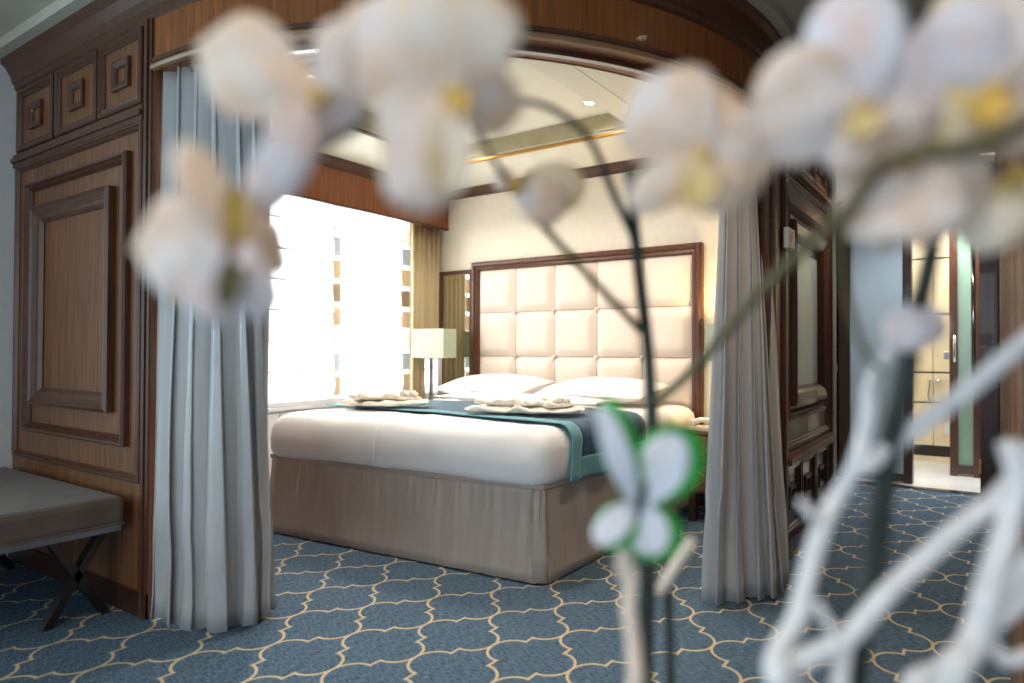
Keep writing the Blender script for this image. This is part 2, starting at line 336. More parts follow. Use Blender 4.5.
# ---- curved header over the opening
mb = MB(); zs0, zs1 = 2.045, 2.40
for r, z in (): pass
pts = []
ARC = [PI/2*k/NA for k in range(NA+1)]
prof = [(RI, zs1), (RI, zs0), (RO, zs0), (RO, zs1)]
pts = [(CX+r*math.sin(a), CY-r*math.cos(a), z) for a in ARC for r, z in prof]
hd = struct(mb.grid(pts, NA+1, 4).build('trim_2', WOODH), 'curved brown wood header above the curtain opening')
def arcpath(ext0=XL, ext1=4.62):
    p = [(ext0, YP, 0, -1), (CX, YP, 0, -1)]+[(CX+RO*math.sin(a), CY-RO*math.cos(a), math.sin(a), -math.cos(a)) for a in ARC[1:]]
    return p+[(XP, ext1, 1, 0)]
path = arcpath()
sweep_mb(path, [(0, 2.235), (.012, 2.245), (.012, 2.262), (.022, 2.27), (.03, 2.3), (.05, 2.335), (.07, 2.35), (.07, 2.372), (.0, 2.372)]).build('crown_moulding', WOODM, hd)
sweep_mb(path, [(0, 2.372), (.115, 2.372), (.115, ZM), (0, ZM)]).build('ceiling_cove', CEILM, hd)
sweep_mb(path[1:-1], [(0, 2.04), (.014, 2.042), (.018, 2.052), (.012, 2.062), (0, 2.066)]).build('lower_bead', WOODT, hd)
sweep_mb(path[1:-1], [(0, 2.066), (.009, 2.068), (.009, 2.085), (0, 2.09)]).build('lower_moulding', WOODM, hd)
sweep_mb([(CX+RI*math.sin(a), CY-RI*math.cos(a), -math.sin(a), math.cos(a)) for a in ARC], [(0, 2.042), (.008, 2.044), (.008, 2.056), (0, 2.06)]).build('inner_bead', WOODT, hd)
# ---- right partition (between bedroom and corridor)
def PR(u, v, h): return (XP+h, u, v)
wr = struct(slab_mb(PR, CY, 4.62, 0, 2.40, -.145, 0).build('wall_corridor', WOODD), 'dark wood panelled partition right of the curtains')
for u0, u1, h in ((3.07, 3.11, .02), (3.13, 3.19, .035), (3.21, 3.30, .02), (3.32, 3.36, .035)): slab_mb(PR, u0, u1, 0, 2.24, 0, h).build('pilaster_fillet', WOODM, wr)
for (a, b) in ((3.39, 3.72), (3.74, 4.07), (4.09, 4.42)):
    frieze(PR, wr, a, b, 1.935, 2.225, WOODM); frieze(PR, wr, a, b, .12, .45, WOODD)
slab_mb(PR, 3.36, 4.50, 1.865, 1.925, 0, .02, slab_mb(PR, 3.36, 4.50, 1.885, 1.905, .02, .034)).build('rail', WOODM, wr)
slab_mb(PR, 3.36, 4.50, .465, .49, 0, .05).build('ledge', WOODM, wr)
slab_mb(PR, 3.36, 4.50, .49, .51, 0, .03).build('ledge_moulding', WOODM, wr)
frame_mb(PR, 3.37, 4.46, .53, 1.86, raised(.03, .018)).build('panel_moulding', WOODM, wr)
frame_mb(PR, 3.40, 4.30, .66, 1.735, raised(.05, .03)).build('panel_moulding', WOODM, wr)
fr = frame_mb(PR, 3.46, 4.24, .735, 1.64, [(0, 0), (0, .045), (.02, .05), (.06, .04), (.075, .03), (.09, .012), (.09, 0)]).build('glazed_panel_frame', WOODD, wr)
slab_mb(PR, 3.55, 4.15, .825, 1.55, 0, .008).build('frosted_pane', FROST, fr)
slab_mb(PR, 4.50, 4.62, 0, 2.24, 0, .03).build('end_post', WOODD, wr)
slab_mb(PR, 3.05, 4.62, 0, .09, 0, .02).build('skirting', WOODD, wr)
t = tag(empty('thermostat', (XP+.035, 3.32, 1.52)), 'small cream thermostat box on the partition post right of the curtain', 'thermostat')
slab_mb(PR, 3.265, 3.385, 1.475, 1.57, .035, .06).build('housing', PLAST, t, bevel=.004)
slab_mb(PR, 3.285, 3.365, 1.525, 1.555, .06, .062).build('display', mat('display_grey', srgb(170, 170, 160), .3), t)
# ---- corridor far end, right side, bathroom
struct(MB().box(-1.5, -.98, YE, YE+.1, 0, 2.42).build('wall_end', BEIGE), 'beige corridor end wall')
struct(MB().box(-1.55, -1.45, 4.5, 6.1, 0, 2.42).build('wall_recess', BEIGE))
t = tag(empty('light_switch', (-1.035, YE, .865)), 'dark switch plate on the beige strip of wall', 'switch')
box('plate', STEEL, t, -1.075, -.995, YE-.008, YE, .835, .9, .002); box('button', BLACK, t, -1.055, -1.018, YE-.013, YE-.006, .848, .888, .002)
d1 = struct(MB().box(-.98, -.9, YE-.06, YE+.06, 0, 2.2).build('door_1', WOODD), 'dark framed pale door at the corridor end')
box('door_frame_head', WOODD, d1, -.9, -.44, YE-.06, YE+.06, 2.12, 2.2)
box('door_panel', DOORW, d1, -.9, -.535, YE-.03, YE+.01, .07, 2.12); box('bottom_rail', WOODD, d1, -.9, -.535, YE-.045, YE+.02, .01, .07)
box('door_stile', WOODD, d1, -.535, -.475, YE-.06, YE+.06, 0, 2.2)
h = MB().tube([(-.515, YE-.09, .93), (-.515, YE-.09, 1.12)], .008, 8).build('door_handle', GOLD, d1, smooth=True)
MB().tube([(-.515, YE-.06, .95), (-.515, YE-.092, .95)], .005, 8).tube([(-.515, YE-.06, 1.1), (-.515, YE-.092, 1.1)], .005, 8).build('handle_post', GOLD, h)
# white wall band above the doors
struct(MB().box(-.475, .35, YE-.05, YE+.06, 2.14, 2.42).box(-1.5, -.47, YE-.05, YE+.1, 2.2, 2.42).build('wall_over_door', WHITEW))
bw = struct(MB().box(-1.0, 1.4, YB, YB+.1, 0, 2.5).build('wall_bathroom', JOINT), 'cream tiled bathroom wall with dark joints')
zz = [.02, .115, .14, .525, .545, .80, .815, 1.33, 1.345, 1.84, 1.855, 2.32]
for a, b in ((.15, .53), (.545, .805), (.82, 1.335), (1.35, 1.845), (1.86, 2.35)):
    for x0, x1 in ((-.99, -.42), (-.415, .14), (.145, .7)): MB().box(x0, x1, YB-.02, YB, a, b).build('wall_tile', TILE, bw, bevel=.002)
MB().box(-1, .7, YB-.03, YB, 0, .05).build('tile_plinth', TILE, bw)
struct(MB().box(-1.05, -.95, YE, YB, 0, 2.5).build('wall_bath_side', TILE)); struct(MB().box(.7, .8, YE, YB, 0, 2.5).build('wall_bath_right', TILE))
struct(MB().box(-1.05, .8, YE, YB+.1, 2.45, 2.5).build('ceiling_bathroom', CEIL))
# bathroom inner glazed door with frame
d2 = struct(MB().box(-.262, -.205, 6.55, 6.62, 0, 2.05).build('door_2', WOODM), 'brown framed bathroom door with a narrow glass light')
box('door_jamb', WOODM, d2, -.105, -.05, 6.55, 6.62, 0, 2.12); box('door_head', WOODM, d2, -.62, -.05, 6.55, 6.62, 2.05, 2.12)
box('bottom_rail', WOODD, d2, -.205, -.105, 6.56, 6.61, .02, .09); box('glass_light', GREENG, d2, -.205, -.105, 6.58, 6.59, .09, 2.05)
hh = MB().tube([(-.225, 6.5, .92), (-.225, 6.5, 1.13)], .01, 8).build('door_pull', CHROME, d2, smooth=True)
MB().tube([(-.225, 6.55, .94), (-.225, 6.5, .94)], .006, 6).tube([(-.225, 6.55, 1.11), (-.225, 6.5, 1.11)], .006, 6).build('pull_post', CHROME, hh)
box('lock_case', STEEL, d2, -.30, -.265, 6.53, 6.55, .94, 1.0, .003)
t = tag(empty('towel_hook', (-.36, YB-.02, .72)), 'chrome hook with a hanging strap on the tiled bathroom wall', 'hook')
MB().tube([(-.46, YB-.05, .74), (-.30, YB-.05, .74)], .007, 8).tube([(-.38, YB-.01, .74), (-.38, YB-.05, .74)], .012, 8).build('bar', CHROME, t, smooth=True)
MB().tube([(-.44, YB-.055, .74), (-.455, YB-.055, .6), (-.43, YB-.055, .52)], .006, 6).build('strap', STEEL, t)
t = tag(empty('soap_dispenser', (-.33, YB-.05, .47)), 'chrome soap dispenser below the hook on the bathroom tiles', 'dispenser')
MB().lathe([(0, 0), (.035, 0), (.035, .07), (.02, .085), (.008, .09), (.008, .12), (0, .12)], (-.33, YB-.055, .47), 16).build('body', CHROME, t, smooth=True)
MB().tube([(-.33, YB-.055, .585), (-.33, YB-.1, .585)], .006, 6).build('spout', CHROME, t)
t = tag(empty('socket_plate', (-.3, YB-.02, .32)), 'white socket plate low on the bathroom tiles', 'socket')
box('plate', PLAST, t, -.335, -.275, YB-.03, YB-.018, .25, .38, .003); box('socket_face', RAIL, t, -.325, -.285, YB-.033, YB-.029, .27, .36, .001)
l = bpy.data.lights.new('bathroom_lamp', 'AREA'); l.size = .5; l.energy = 30; l.color = (.96, .98, 1); o = bpy.data.objects.new('bathroom_lamp', l); COL.objects.link(o); o.location = (-.2, 6.3, 2.44)
t = tag(empty('ceiling_panel_light', (-.2, 6.3, 2.445)), 'flat square lamp in the bathroom ceiling', 'light')
box('lamp_frame', PLAST, t, -.47, .07, 6.03, 6.57, 2.446, 2.452)
struct(MB().box(.04, .4, 5.76, 6.06, 0, 2.42).build('wall_jamb', WOODD), 'dark jamb right of the bathroom entrance')
# corridor right side: wood cladding and an open dark door with a chrome bar
wc = struct(MB().box(XR+.02, XR+.3, 1.6, 5.76, 0, 2.42).build('wall_cladding', WOODD), 'brown wood cladding on the right of the corridor')
k = 0; y = 1.62
while y < 5.55:
    w = (.16, .05, .22, .09)[k % 4]; MB().box(XR, XR+.02, y, y+w-.012, 0, 2.42).build('plank', (WOOD, WOODT, WOODM, WOOD)[k % 4] if k % 4 != 1 else STRIPD, wc, bevel=.003); y += w; k += 1
d3 = struct(MB().box(-.045, .045, 4.95, 5.75, 0.01, 2.14).build('door_3', WOODD), 'dark open door at the right of the bathroom entrance')
b_ = MB().tube([(-.075, 4.93, .80), (-.075, 4.93, 1.66)], .012, 10).build('pull_bar', CHROME, d3, smooth=True)
MB().tube([(-.045, 4.93, .83), (-.08, 4.93, .83)], .008, 8).tube([(-.045, 4.93, 1.63), (-.08, 4.93, 1.63)], .008, 8).build('bar_post', CHROME, b_)
box('hinge', GOLD, d3, -.05, -.04, 4.895, 4.935, .28, .36)

# ------------------------------------------------------------------ bedroom window, pelmet, blinds
w1 = struct(frame_mb(lambda u, v, h: (XL+h-.08, u, v), 2.42, 4.0, .66, 2.08, [(0, -.02), (0, .03), (.05, .03), (.05, -.02)]).build('window_1', RAIL), 'white framed bedroom window')
MB().box(XL-.1, XL-.05, 3.19, 3.26, .70, 2.05).build('mullion', RAIL, w1)
for a, b in ((2.46, 3.2), (3.25, 3.96)): MB().box(XL-.08, XL-.074, a, b, .70, 2.04).build('pane', GLASS, w1)
MB().box(XL-.02, XL+.06, 2.38, 3.995, .625, .66).build('window_sill', RAIL, w1, bevel=.005)
w2 = struct(frame_mb(lambda u, v, h: (u, -2.62-h, v), -3.0, 1.3, .12, 2.25, [(0, -.02), (0, .05), (.06, .05), (.06, -.02)]).build('window_2', RAIL), 'balcony glazing behind the camera')
for a, b in ((-2.95, -.87), (-.83, 1.25)): MB().box(a, b, -2.66, -2.654, .17, 2.2).build('pane', GLASS, w2)
MB().box(-.88, -.82, -2.68, -2.63, .17, 2.2).build('mullion', RAIL, w2)
w3 = struct(frame_mb(lambda u, v, h: (XL+h-.08, u, v), -1.7, .15, .3, 2.1, [(0, -.02), (0, .03), (.05, .03), (.05, -.02)]).build('window_3', RAIL), 'side window of the cabin')
MB().box(XL-.08, XL-.074, -1.66, .11, .34, 2.06).build('pane', GLASS, w3)
XPm = -3.70
pm = struct(MB().box(XPm-.025, XPm, 1.45, YH, 2.01, 2.255).build('trim_3', WOODH), 'brown wood pelmet above the bedroom window')
def PW(yy, o, z): return (XPm+o, yy, z)
crp = [(0, 2.25), (.012, 2.255), (.015, 2.27), (.03, 2.285), (.045, 2.30), (.05, 2.32), (0, 2.32)]
sweep_mb([(XPm, 1.45, 1, 0), (XPm, YH, 1, 0)], crp).build('crown_moulding', WOODM, pm)
MB().box(XPm-.02, XPm+.006, 1.45, YH, 2.0, 2.016).build('lower_bead', WOODM, pm)
ch = struct(sweep_mb([(XL, YH, 0, -1), (-.95, YH, 0, -1)], crp).build('trim_4', WOODM), 'wood crown moulding along the headboard wall')
struct(slab_mb(lambda u, v, h: (u, YH-h, v), -3.8, -.95, 0, .08, 0, .015).build('baseboard_headboard', WOODM))
def blind(name, y0, y1, z0, label):
    t = tag(empty(name, (-3.765, (y0+y1)/2, z0)), label, 'blind', 'roman blinds on the bedroom window')
    zs = [2.03, 1.86, 1.66, 1.46, 1.26, 1.06, .86, z0]
    for k in range(7):
        za, zb = zs[k], zs[k+1]; pts = []
        for i in range(5):
            q = i/4; zz_ = za+(zb-za)*q; off = .018*math.sin(PI*q*.5)**2 if k < 6 else .03*math.sin(PI*q)
            for j in range(13):
                r = j/12; pts.append((-3.765+off+.004*math.sin(r*9+k), y0+(y1-y0)*r, zz_))
        MB().grid(pts, 5, 13).build('blind_panel', BLIND, t, smooth=True)
    for z_ in zs[1:7]: MB().tube([(-3.742, y0, z_-.004), (-3.742, y1, z_-.004)], .006, 6).build('blind_rod', CEILM, t)
    return t
blind('roman_blind', 2.42, 3.185, .66, 'white sheer roman blind nearest the left curtain')
blind('roman_blind', 3.265, 3.86, .655, 'narrower white sheer roman blind nearest the bedside lamp')
def square_sheer(y0, y1, label):
    t = tag(empty('sheer_panel', (-3.79, (y0+y1)/2, .66)), label, 'sheer curtain', 'sheer strips with bronze squares')
    MB().box(-3.795, -3.793, y0, y1, .655, 2.04).build('sheer_cloth', SHEER, t)
    z = .68; k = 0
    while z < 1.9:
        MB().box(-3.792, -3.788, y0+.008, y1-.008, z, z+.13).build('cloth_square', (BRSH, SHEER2, SHEER, BRSH, BRONZE)[k % 5], t); z += .165; k += 1
square_sheer(3.17, 3.285, 'sheer strip with bronze squares between the two blinds')
square_sheer(3.85, 3.99, 'sheer strip with bronze squares right of the second blind')
square_sheer(2.34, 2.45, 'sheer strip with bronze squares beside the left curtain')
def drape(name, y0, y1, label):
    pts = []; n = 44
    for i in range(n):
        q = i/(n-1); yy = y0+(y1-y0)*q; xx = -3.79+.02*math.sin(q*2*PI*5.5)
        for z in (.08, .7, 1.4, 2.05): pts.append((xx+.004*math.sin(z*5+i), yy, z))
    o = MB().grid(pts, n, 4).build(name, STRIPE, None, smooth=True, solid=.004); tag(o, label, 'curtain')
drape('striped_drape', 4.005, 4.33, 'beige striped drape hanging in the corner behind the bedside lamp')
rc = tag(empty('radiator_cover', (-3.8, 3.0, 0)), 'white grooved cover below the bedroom window', 'radiator cover')
MB().box(XL+.002, -3.79, 1.6, 3.99, .0, .6).build('backing', RAIL, rc)
y = 1.62
while y < 3.88: MB().box(-3.79, -3.775, y, y+.105, .04, .59).build('slat', RAIL, rc, bevel=.003); y += .115
MB().box(XL+.002, -3.765, 1.6, 3.99, .6, .624).build('cover_top', RAIL, rc, bevel=.004)

# ------------------------------------------------------------------ headboard, mirror
HX0, HX1 = -3.415, -1.52
hb = tag(empty('headboard', ((HX0+HX1)/2, YH, 0)), 'large cream tufted headboard in a brown wood frame', 'headboard')
frh = [(0, 0), (0, .05), (.012, .062), (.03, .06), (.04, .045), (.058, .05), (.07, .03), (.07, 0)]
def PH(u, v, h): return (u, YH-h, v)
MB().box(HX0+.02, HX1-.02, YH-.02, YH, .2, 1.68).build('backing', WOODD, hb)
frame_mb(PH, HX0, HX1, -.0, 1.705, frh).build('frame', WOODM, hb, bevel=.0)
cols = [-3.345+.3518*k for k in range(6)]; rows = [.27, .612, .955, 1.297, 1.636]
cush = None
for i in range(5):
    for j in range(4):
        u0, u1, v0, v1 = cols[i], cols[i+1], rows[j], rows[j+1]; pts = []; n = 11
        for a in range(n):
            for b in range(n):
                p, q = -1+2*a/(n-1), -1+2*b/(n-1)
                hgt = .022+.045*((1-abs(p)**5)*(1-abs(q)**5))**.6
                pts.append((u0+(u1-u0)*(p*.992+1)/2, YH-hgt, v0+(v1-v0)*(q*.992+1)/2))
        MB().grid(pts, n, n).build('tufted_square', UPHOL, hb, smooth=True)
for i in range(1, 5):
    for j in range(1, 4):
        MB().lathe([(0, .016), (.008, .014), (.013, .007), (.014, 0)], (0, 0, 0), 14)
        mbb = MB(); n = 14; pr = [(.0001, .02), (.008, .018), (.013, .01), (.015, 0)]; vs = []
        for q in range(n):
            w = 2*PI*q/n
            for r, h in pr: vs.append((cols[i]+r*math.cos(w), YH-.03-h, rows[j]+r*math.sin(w)))
        mbb.grid(vs, n, 4, closed=True).build('button', UPHOL, hb, smooth=True)
def mirror(u0, u1, label):
    t = tag(empty('wall_mirror', ((u0+u1)/2, YH, .66)), label, 'mirror', 'bedside wall mirrors')
    frame_mb(PH, u0, u1, .655, 1.655, [(0, 0), (0, .025), (.01, .03), (.03, .022), (.03, .0)]).build('frame', WOODM, t)
    slab_mb(PH, u0+.028, u1-.028, .683, 1.627, 0, .008).build('glass', MIRROR, t)
mirror(-3.785, -3.425, 'tall framed wall mirror between the window corner and the headboard')

# ------------------------------------------------------------------ bed
BL, BR_, FL, FR_ = -3.27, -1.545, 2.30, 2.445       # left/right sides, foot line at left and right
HB = 4.27
def foot(x): return FL+(FR_-FL)*(x-BL)/(BR_-BL)
bed = tag(empty('bed', ((BL+BR_)/2, 3.4, 0)), 'double bed with white duvets and taupe gathered skirt', 'bed')
MB().add([(BL+.06, foot(BL)+.06, .04), (BR_-.06, foot(BR_)+.06, .04), (BR_-.06, HB, .04), (BL+.06, HB, .04), (BL+.06, foot(BL)+.06, .40), (BR_-.06, foot(BR_)+.06, .40), (BR_-.06, HB, .40), (BL+.06, HB, .40)],
         [(0, 3, 2, 1), (4, 5, 6, 7), (0, 1, 5, 4), (1, 2, 6, 5), (2, 3, 7, 6), (3, 0, 4, 7)]).build('box_base', SKIRT, bed)
def skirt_run(p0, p1, nrm, seed, amp=.016, freq=30):
    p0, p1 = Vector(p0), Vector(p1); L = (p1-p0).length; n = int(L/.009)+2; m = 11; pts = []
    for i in range(n):
        s = i/(n-1); e = min(s, 1-s)*L
        for j in range(m):
            z = .008+(.415-.008)*j/(m-1); t = 1-j/(m-1)
            a = noise.noise((s*L*freq*.28, seed, t*.9))*1.2+.8*noise.noise((s*L*freq*.75, seed+3, t*.7))
            fine = noise.noise((s*L*freq*2.2, seed+7, t))
            env = math.exp(-((t-.22)/.26)**2)
            off = (a*amp*(.35+1.0*env)+fine*amp*.6*math.exp(-((t-.1)/.14)**2))*min(1, e/.05)+.04*t**1.2
            p = p0.lerp(p1, s); pts.append((p.x+nrm[0]*off, p.y+nrm[1]*off, z))
    return MB().grid(pts, n, m)
skirt_run((BL+.02, foot(BL)+.035, 0), (BR_-.035, foot(BR_)+.035, 0), (-.085, -.996), 1).build('skirt_panel', SKIRT, bed, smooth=True, solid=.004)
skirt_run((BR_-.035, foot(BR_)+.035, 0), (BR_-.035, HB, 0), (1, 0), 5, amp=.006, freq=16).build('skirt_panel', SKIRT, bed, smooth=True, solid=.004)
skirt_run((BL+.035, HB, 0), (BL+.035, foot(BL)+.035, 0), (-1, 0), 8).build('skirt_panel', SKIRT, bed, smooth=True, solid=.004)
cpx, cpy = BR_-.035, foot(BR_)+.035                  # inverted pleat at the near corner
pts = []
for i, (dx, dy) in enumerate(((-.05, -.0), (-.02, -.012), (.0, .01), (.012, -.012), (.006, .03))):
    for j in range(5):
        t = 1-j/4; pts.append((cpx+dx+.035*t*(.8 if i > 1 else .3), cpy+dy-.033*t*(1 if i < 3 else .4), .012+.4*j/4))
MB().grid(pts, 5, 5).build('corner_pleat', SKIRT, bed, smooth=True, solid=.003)
MB().add([(BL+.01, foot(BL)+.025, .40), (BR_-.02, foot(BR_)+.025, .40), (BR_-.02, HB, .40), (BL+.01, HB, .40), (BL+.01, foot(BL)+.025, .425), (BR_-.02, foot(BR_)+.025, .425), (BR_-.02, HB, .425), (BL+.01, HB, .425)],
         [(0, 3, 2, 1), (4, 5, 6, 7), (0, 1, 5, 4), (1, 2, 6, 5), (2, 3, 7, 6), (3, 0, 4, 7)]).build('skirt_top', SKIRT, bed, bevel=.006)
ZTOP = .652
def duvet(x0, x1, inner, seed):
    # rounded block; 'inner' is -1 / +1 for the side that touches the other duvet
    z0, z1 = .42, ZTOP
    levels = [(.0, .03), (.04, .012), (.15, .0), (.4, -.006), (.62, .0), (.78, .012), (.9, .034), (.97, .062), (1.0, .095), (1.01, .16), (1.015, .26)]
    def ring(d):
        il, ir = (d*.2 if inner < 0 else d), (d*.2 if inner > 0 else d)
        xa, xb = x0+il, x1-ir; yb = HB-max(0, d)*.5; out = []
        rl, rr = (.012 if inner < 0 else .085), (.012 if inner > 0 else .085)
        def fy(x): return foot(x)-.01+d
        def edge(p, q, n): return [(p[0]+(q[0]-p[0])*k/n, p[1]+(q[1]-p[1])*k/n) for k in range(n)]
        def corner(cx, cy, r, a0, n=8): return [(cx+r*math.cos(a0+PI/2*k/n), cy+r*math.sin(a0+PI/2*k/n)) for k in range(n)]
        out += corner(xa+rl, fy(xa+rl)+rl, rl, PI); out += edge((xa+rl, fy(xa+rl)), (xb-rr, fy(xb-rr)), 26)
        out += corner(xb-rr, fy(xb-rr)+rr, rr, 1.5*PI); out += edge((xb, fy(xb)+rr), (xb, yb-.03), 40)
        out += corner(xb-.03, yb-.03, .03, 0); out += edge((xb-.03, yb), (xa+.03, yb), 26)
        out += corner(xa+.03, yb-.03, .03, PI/2); out += edge((xa, yb-.03), (xa, fy(xa)+rl), 40)
        return out
    rings = []
    for q, d in levels:
        r = []
        for (X, Y) in ring(d):
            w = .010*noise.noise((X*4, Y*4, q*2+seed))+.004*noise.noise((X*14, Y*14, q*5+seed))
            side = 1 if q < .95 else .3
            r.append((X+w*side*(0 if abs(X-SPL) < .02 else 1), Y+w*side, z0+(z1-z0)*q+(w if q > .9 else 0)+(.012*math.sin(X*7+seed) if q < .02 else 0)*.4))
        rings.append(r)
    n = len(rings[0]); m = len(levels)
    mb = MB().grid([rings[l][k] for k in range(n) for l in range(m)], n, m, closed=True)
    mb.f.append(tuple(k*m+m-1 for k in range(n))); mb.f.append(tuple(k*m for k in range(n-1, -1, -1)))
    return mb.build('duvet', LINEN, bed, smooth=True)
SPL = -2.475
duvet(BL, SPL-.001, 1, 1.3); duvet(SPL+.001, BR_+.005, -1, 4.4)
# duvet corner fold at the near corner
def zprof(x):                          # cross profile over the bed top and right side
    return ZTOP
# bed runner: goes over the top, down the right side
def runner_pt(s, y, lift):
    # s = path length from the left edge; top then rounded edge then down
    Wt = BR_-.06-(BL+.0); r = .075
    if s < Wt: return (BL+s, y, ZTOP+.014+lift+.004*noise.noise((s*4, y*4, 0)))
    a = (s-Wt)/r
    if a < PI/2: return (BL+Wt+(r+lift+.010)*math.sin(a), y, ZTOP-r+.010+(r+lift+.004)*math.cos(a))
    dz = s-Wt-r*PI/2
    return (BL+Wt+r+lift+.010+.012*math.sin(y*22)*min(1, dz*6), y, ZTOP-r+.010-dz)
RY0, RY1 = 2.70, 3.43; SL = (BR_-.06-BL)+.075*PI/2+.165
def run_strip(name, s0, s1, y0f, y1f, m, lift, ns=70, ny=14):
    pts = []
    for i in range(ns):
        s = s0+(s1-s0)*i/(ns-1)
        for j in range(ny):
            yy = y0f(s)+(y1f(s)-y0f(s))*j/(ny-1); pts.append(runner_pt(s, yy, lift))
    return MB().grid(pts, ns, ny).build(name, m, rn, smooth=True, solid=.005)
rn = tag(empty('bed_runner', (-2.4, 3.1, ZTOP)), 'dark blue bed runner with teal border draped across the bed', 'bed runner')
def ry0(s): return RY0+.03*math.sin(s*2.2+.6)-.07*max(0, s-1.6)/.35
run_strip('centre_cloth', .0, SL-.09, lambda s: ry0(s)+.085, lambda s: RY1, RUNB, .0)
run_strip('border', .0, SL, ry0, lambda s: ry0(s)+.09, RUNT, .005, ny=5)
run_strip('border', SL-.095, SL, lambda s: ry0(s)+.085, lambda s: RY1, RUNT, .005, ns=8)
# turned-back sheet nearer the pillows
def pillow(cx, cy, cz, w, d, h, rz, rx, label, m=LINEN, seed=0):
    t = tag(empty('pillow', (cx, cy, cz)), label, 'pillow', 'pillows on the bed'); pts = []; n = 21
    R_ = Matrix.Rotation(rz, 3, 'Z') @ Matrix.Rotation(rx, 3, 'X')
    def sur(sg):
        o = []
        for i in range(n):
            for j in range(n):
                p, q = -1+2*i/(n-1), -1+2*j/(n-1); k = (max(0, 1-p**2)*max(0, 1-q**2))**.42
                pin = 1-.07*(1-abs(q))**1*abs(p)**3*1; pin2 = 1-.06*(1-abs(p))*abs(q)**3
                v = Vector((p*w/2*pin, q*d/2*pin2, sg*h/2*k*(1+.12*noise.noise((p*2+seed, q*2, 1)))))
                o.append(Vector((cx, cy, cz))+R_ @ v)
        return o
    MB().grid(sur(1), n, n).grid(sur(-1), n, n).build('pillow_cover', m, t, smooth=True, fix=True)
    b = []
    for k in range(81):
        w_ = k/80*4; e = int(w_) % 4; f = -1+2*(w_-int(w_)); p, q = [(f, -1), (1, f), (-f, 1), (-1, -f)][e]
        pin = 1-.07*(1-abs(q))*abs(p)**3; pin2 = 1-.06*(1-abs(p))*abs(q)**3
        b.append(Vector((cx, cy, cz))+R_ @ Vector((p*w/2*pin, q*d/2*pin2, 0)))
    MB().tube(b, .004, 6, cap=False).build('piping', m, t, smooth=True)
    return t
pillow(-2.92, 3.95, .747, .74, .46, .15, .03, rad(7), 'plump white pillow at the head of the bed, left side', seed=1)
pillow(-2.05, 3.95, .747, .76, .46, .145, -.04, rad(7), 'plump white pillow at the head of the bed, right of centre', seed=4)
fs = pillow(-2.45, 3.57, .695, 1.2, .22, .06, .02, rad(2), 'flat white folded sheet pad across the bed in front of the pillows', seed=9)
fs.name = 'folded_sheet'; fs['category'] = 'sheet'; fs['label'] = 'flat white folded sheet across the bed in front of the pillows'; del fs['group']
# folded bathrobes
def robe(cx, cy, rz, L, Wd, label, seed):
    z = ZTOP+.03; t = tag(empty('folded_bathrobe', (cx, cy, z)), label, 'bathrobe', 'folded bathrobes on the bed')
    M3 = Matrix.Rotation(rz, 3, 'Z')
    def layer(l, w, z0, z1, ox, oy, nm, sd):
        pts = []; nu, nv = 34, 16
        for i in range(nu):
            for j in range(nv):
                p = -1+2*i/(nu-1); w_ = 2*PI*j/nv; c, s_ = math.cos(w_), math.sin(w_)
                pr = (1-abs(p)**6)**.5; yy = math.copysign(abs(c)**.6, c)*w/2*(.25+.75*pr)*(1+.45*noise.noise((p*2.5, sd, 3)))+.03*noise.noise((p*3, sd, 9))
                zz_ = (z0+z1)/2+math.copysign(abs(s_)**.7, s_)*(z1-z0)/2*pr
                v = Vector((p*l/2+ox, yy+oy, zz_)); nz_ = noise.noise((p*4+sd, yy*10, s_*.7))*.020+noise.noise((p*9, yy*18, sd))*.006
                if s_ > -.2: v.z += nz_*pr
                q = M3 @ v; pts.append((cx+q.x, cy+q.y, ZTOP+.030+q.z))
        return MB().grid(pts, nu, nv, closed=False).grid([pts[i*nv+j] for i in range(nu) for j in (nv-1, 0)], nu, 2).build(nm, ROBE, t, smooth=True)
    layer(L, Wd, 0, .035, 0, 0, 'robe_body', seed); layer(L*.72, Wd*.62, .028, .058, L*.05, .01, 'folded_front', seed+2)
    layer(L*.62, Wd*.22, .04, .07, -L*.1, -Wd*.22, 'sleeve', seed+5); layer(L*.3, Wd*.26, .05, .082, L*.24, -Wd*.05, 'collar', seed+8)
robe(-2.85, 2.80, .55, .50, .26, 'cream folded bathrobe on the left half of the bed', 2)
robe(-1.97, 2.93, .35, .62, .30, 'cream folded bathrobe with rolled collar on the right half of the bed', 11)

# ------------------------------------------------------------------ nightstands, lamps
def nightstand(x0, x1, label):
    y0, y1, zt = 3.88, 4.28, .535; t = tag(empty('nightstand', ((x0+x1)/2, (y0+y1)/2, 0)), label, 'nightstand', 'wood nightstands')
    MB().box(x0+.015, x1-.015, y0+.015, y1, .17, zt-.02).build('body', WOODM, t); MB().box(x0, x1, y0, y1, zt-.022, zt).build('top', WOOD, t, bevel=.004)
    for (lx, ly) in ((x0+.02, y0+.02), (x1-.06, y0+.02), (x0+.02, y1-.05), (x1-.06, y1-.05)): MB().box(lx, lx+.04, ly, ly+.04, 0, .17).build('leg', WOODD, t)
    for a, b in ((.185, .335), (.35, .50)):
        d = MB().box(x0+.03, x1-.03, y0, y0+.016, a, b).build('drawer', WOOD, t, bevel=.003)
        mbx = MB(); w = x1-x0-.06
        for (xa, za, xb, zb) in ((0, a, .5, b), (0, b, .5, a), (.5, a, 1, b), (.5, b, 1, a)): mbx.tube([(x0+.03+xa*w, y0-.001, za), (x0+.03+xb*w, y0-.001, zb)], .0025, 6)
        mbx.build('diamond_inlay', GOLD, d)
        MB().lathe([(0, .012), (.009, .01), (.012, 0)], ((x0+x1)/2, y0-.012, (a+b)/2-.005), 12).build('knob', GOLD, d, smooth=True)
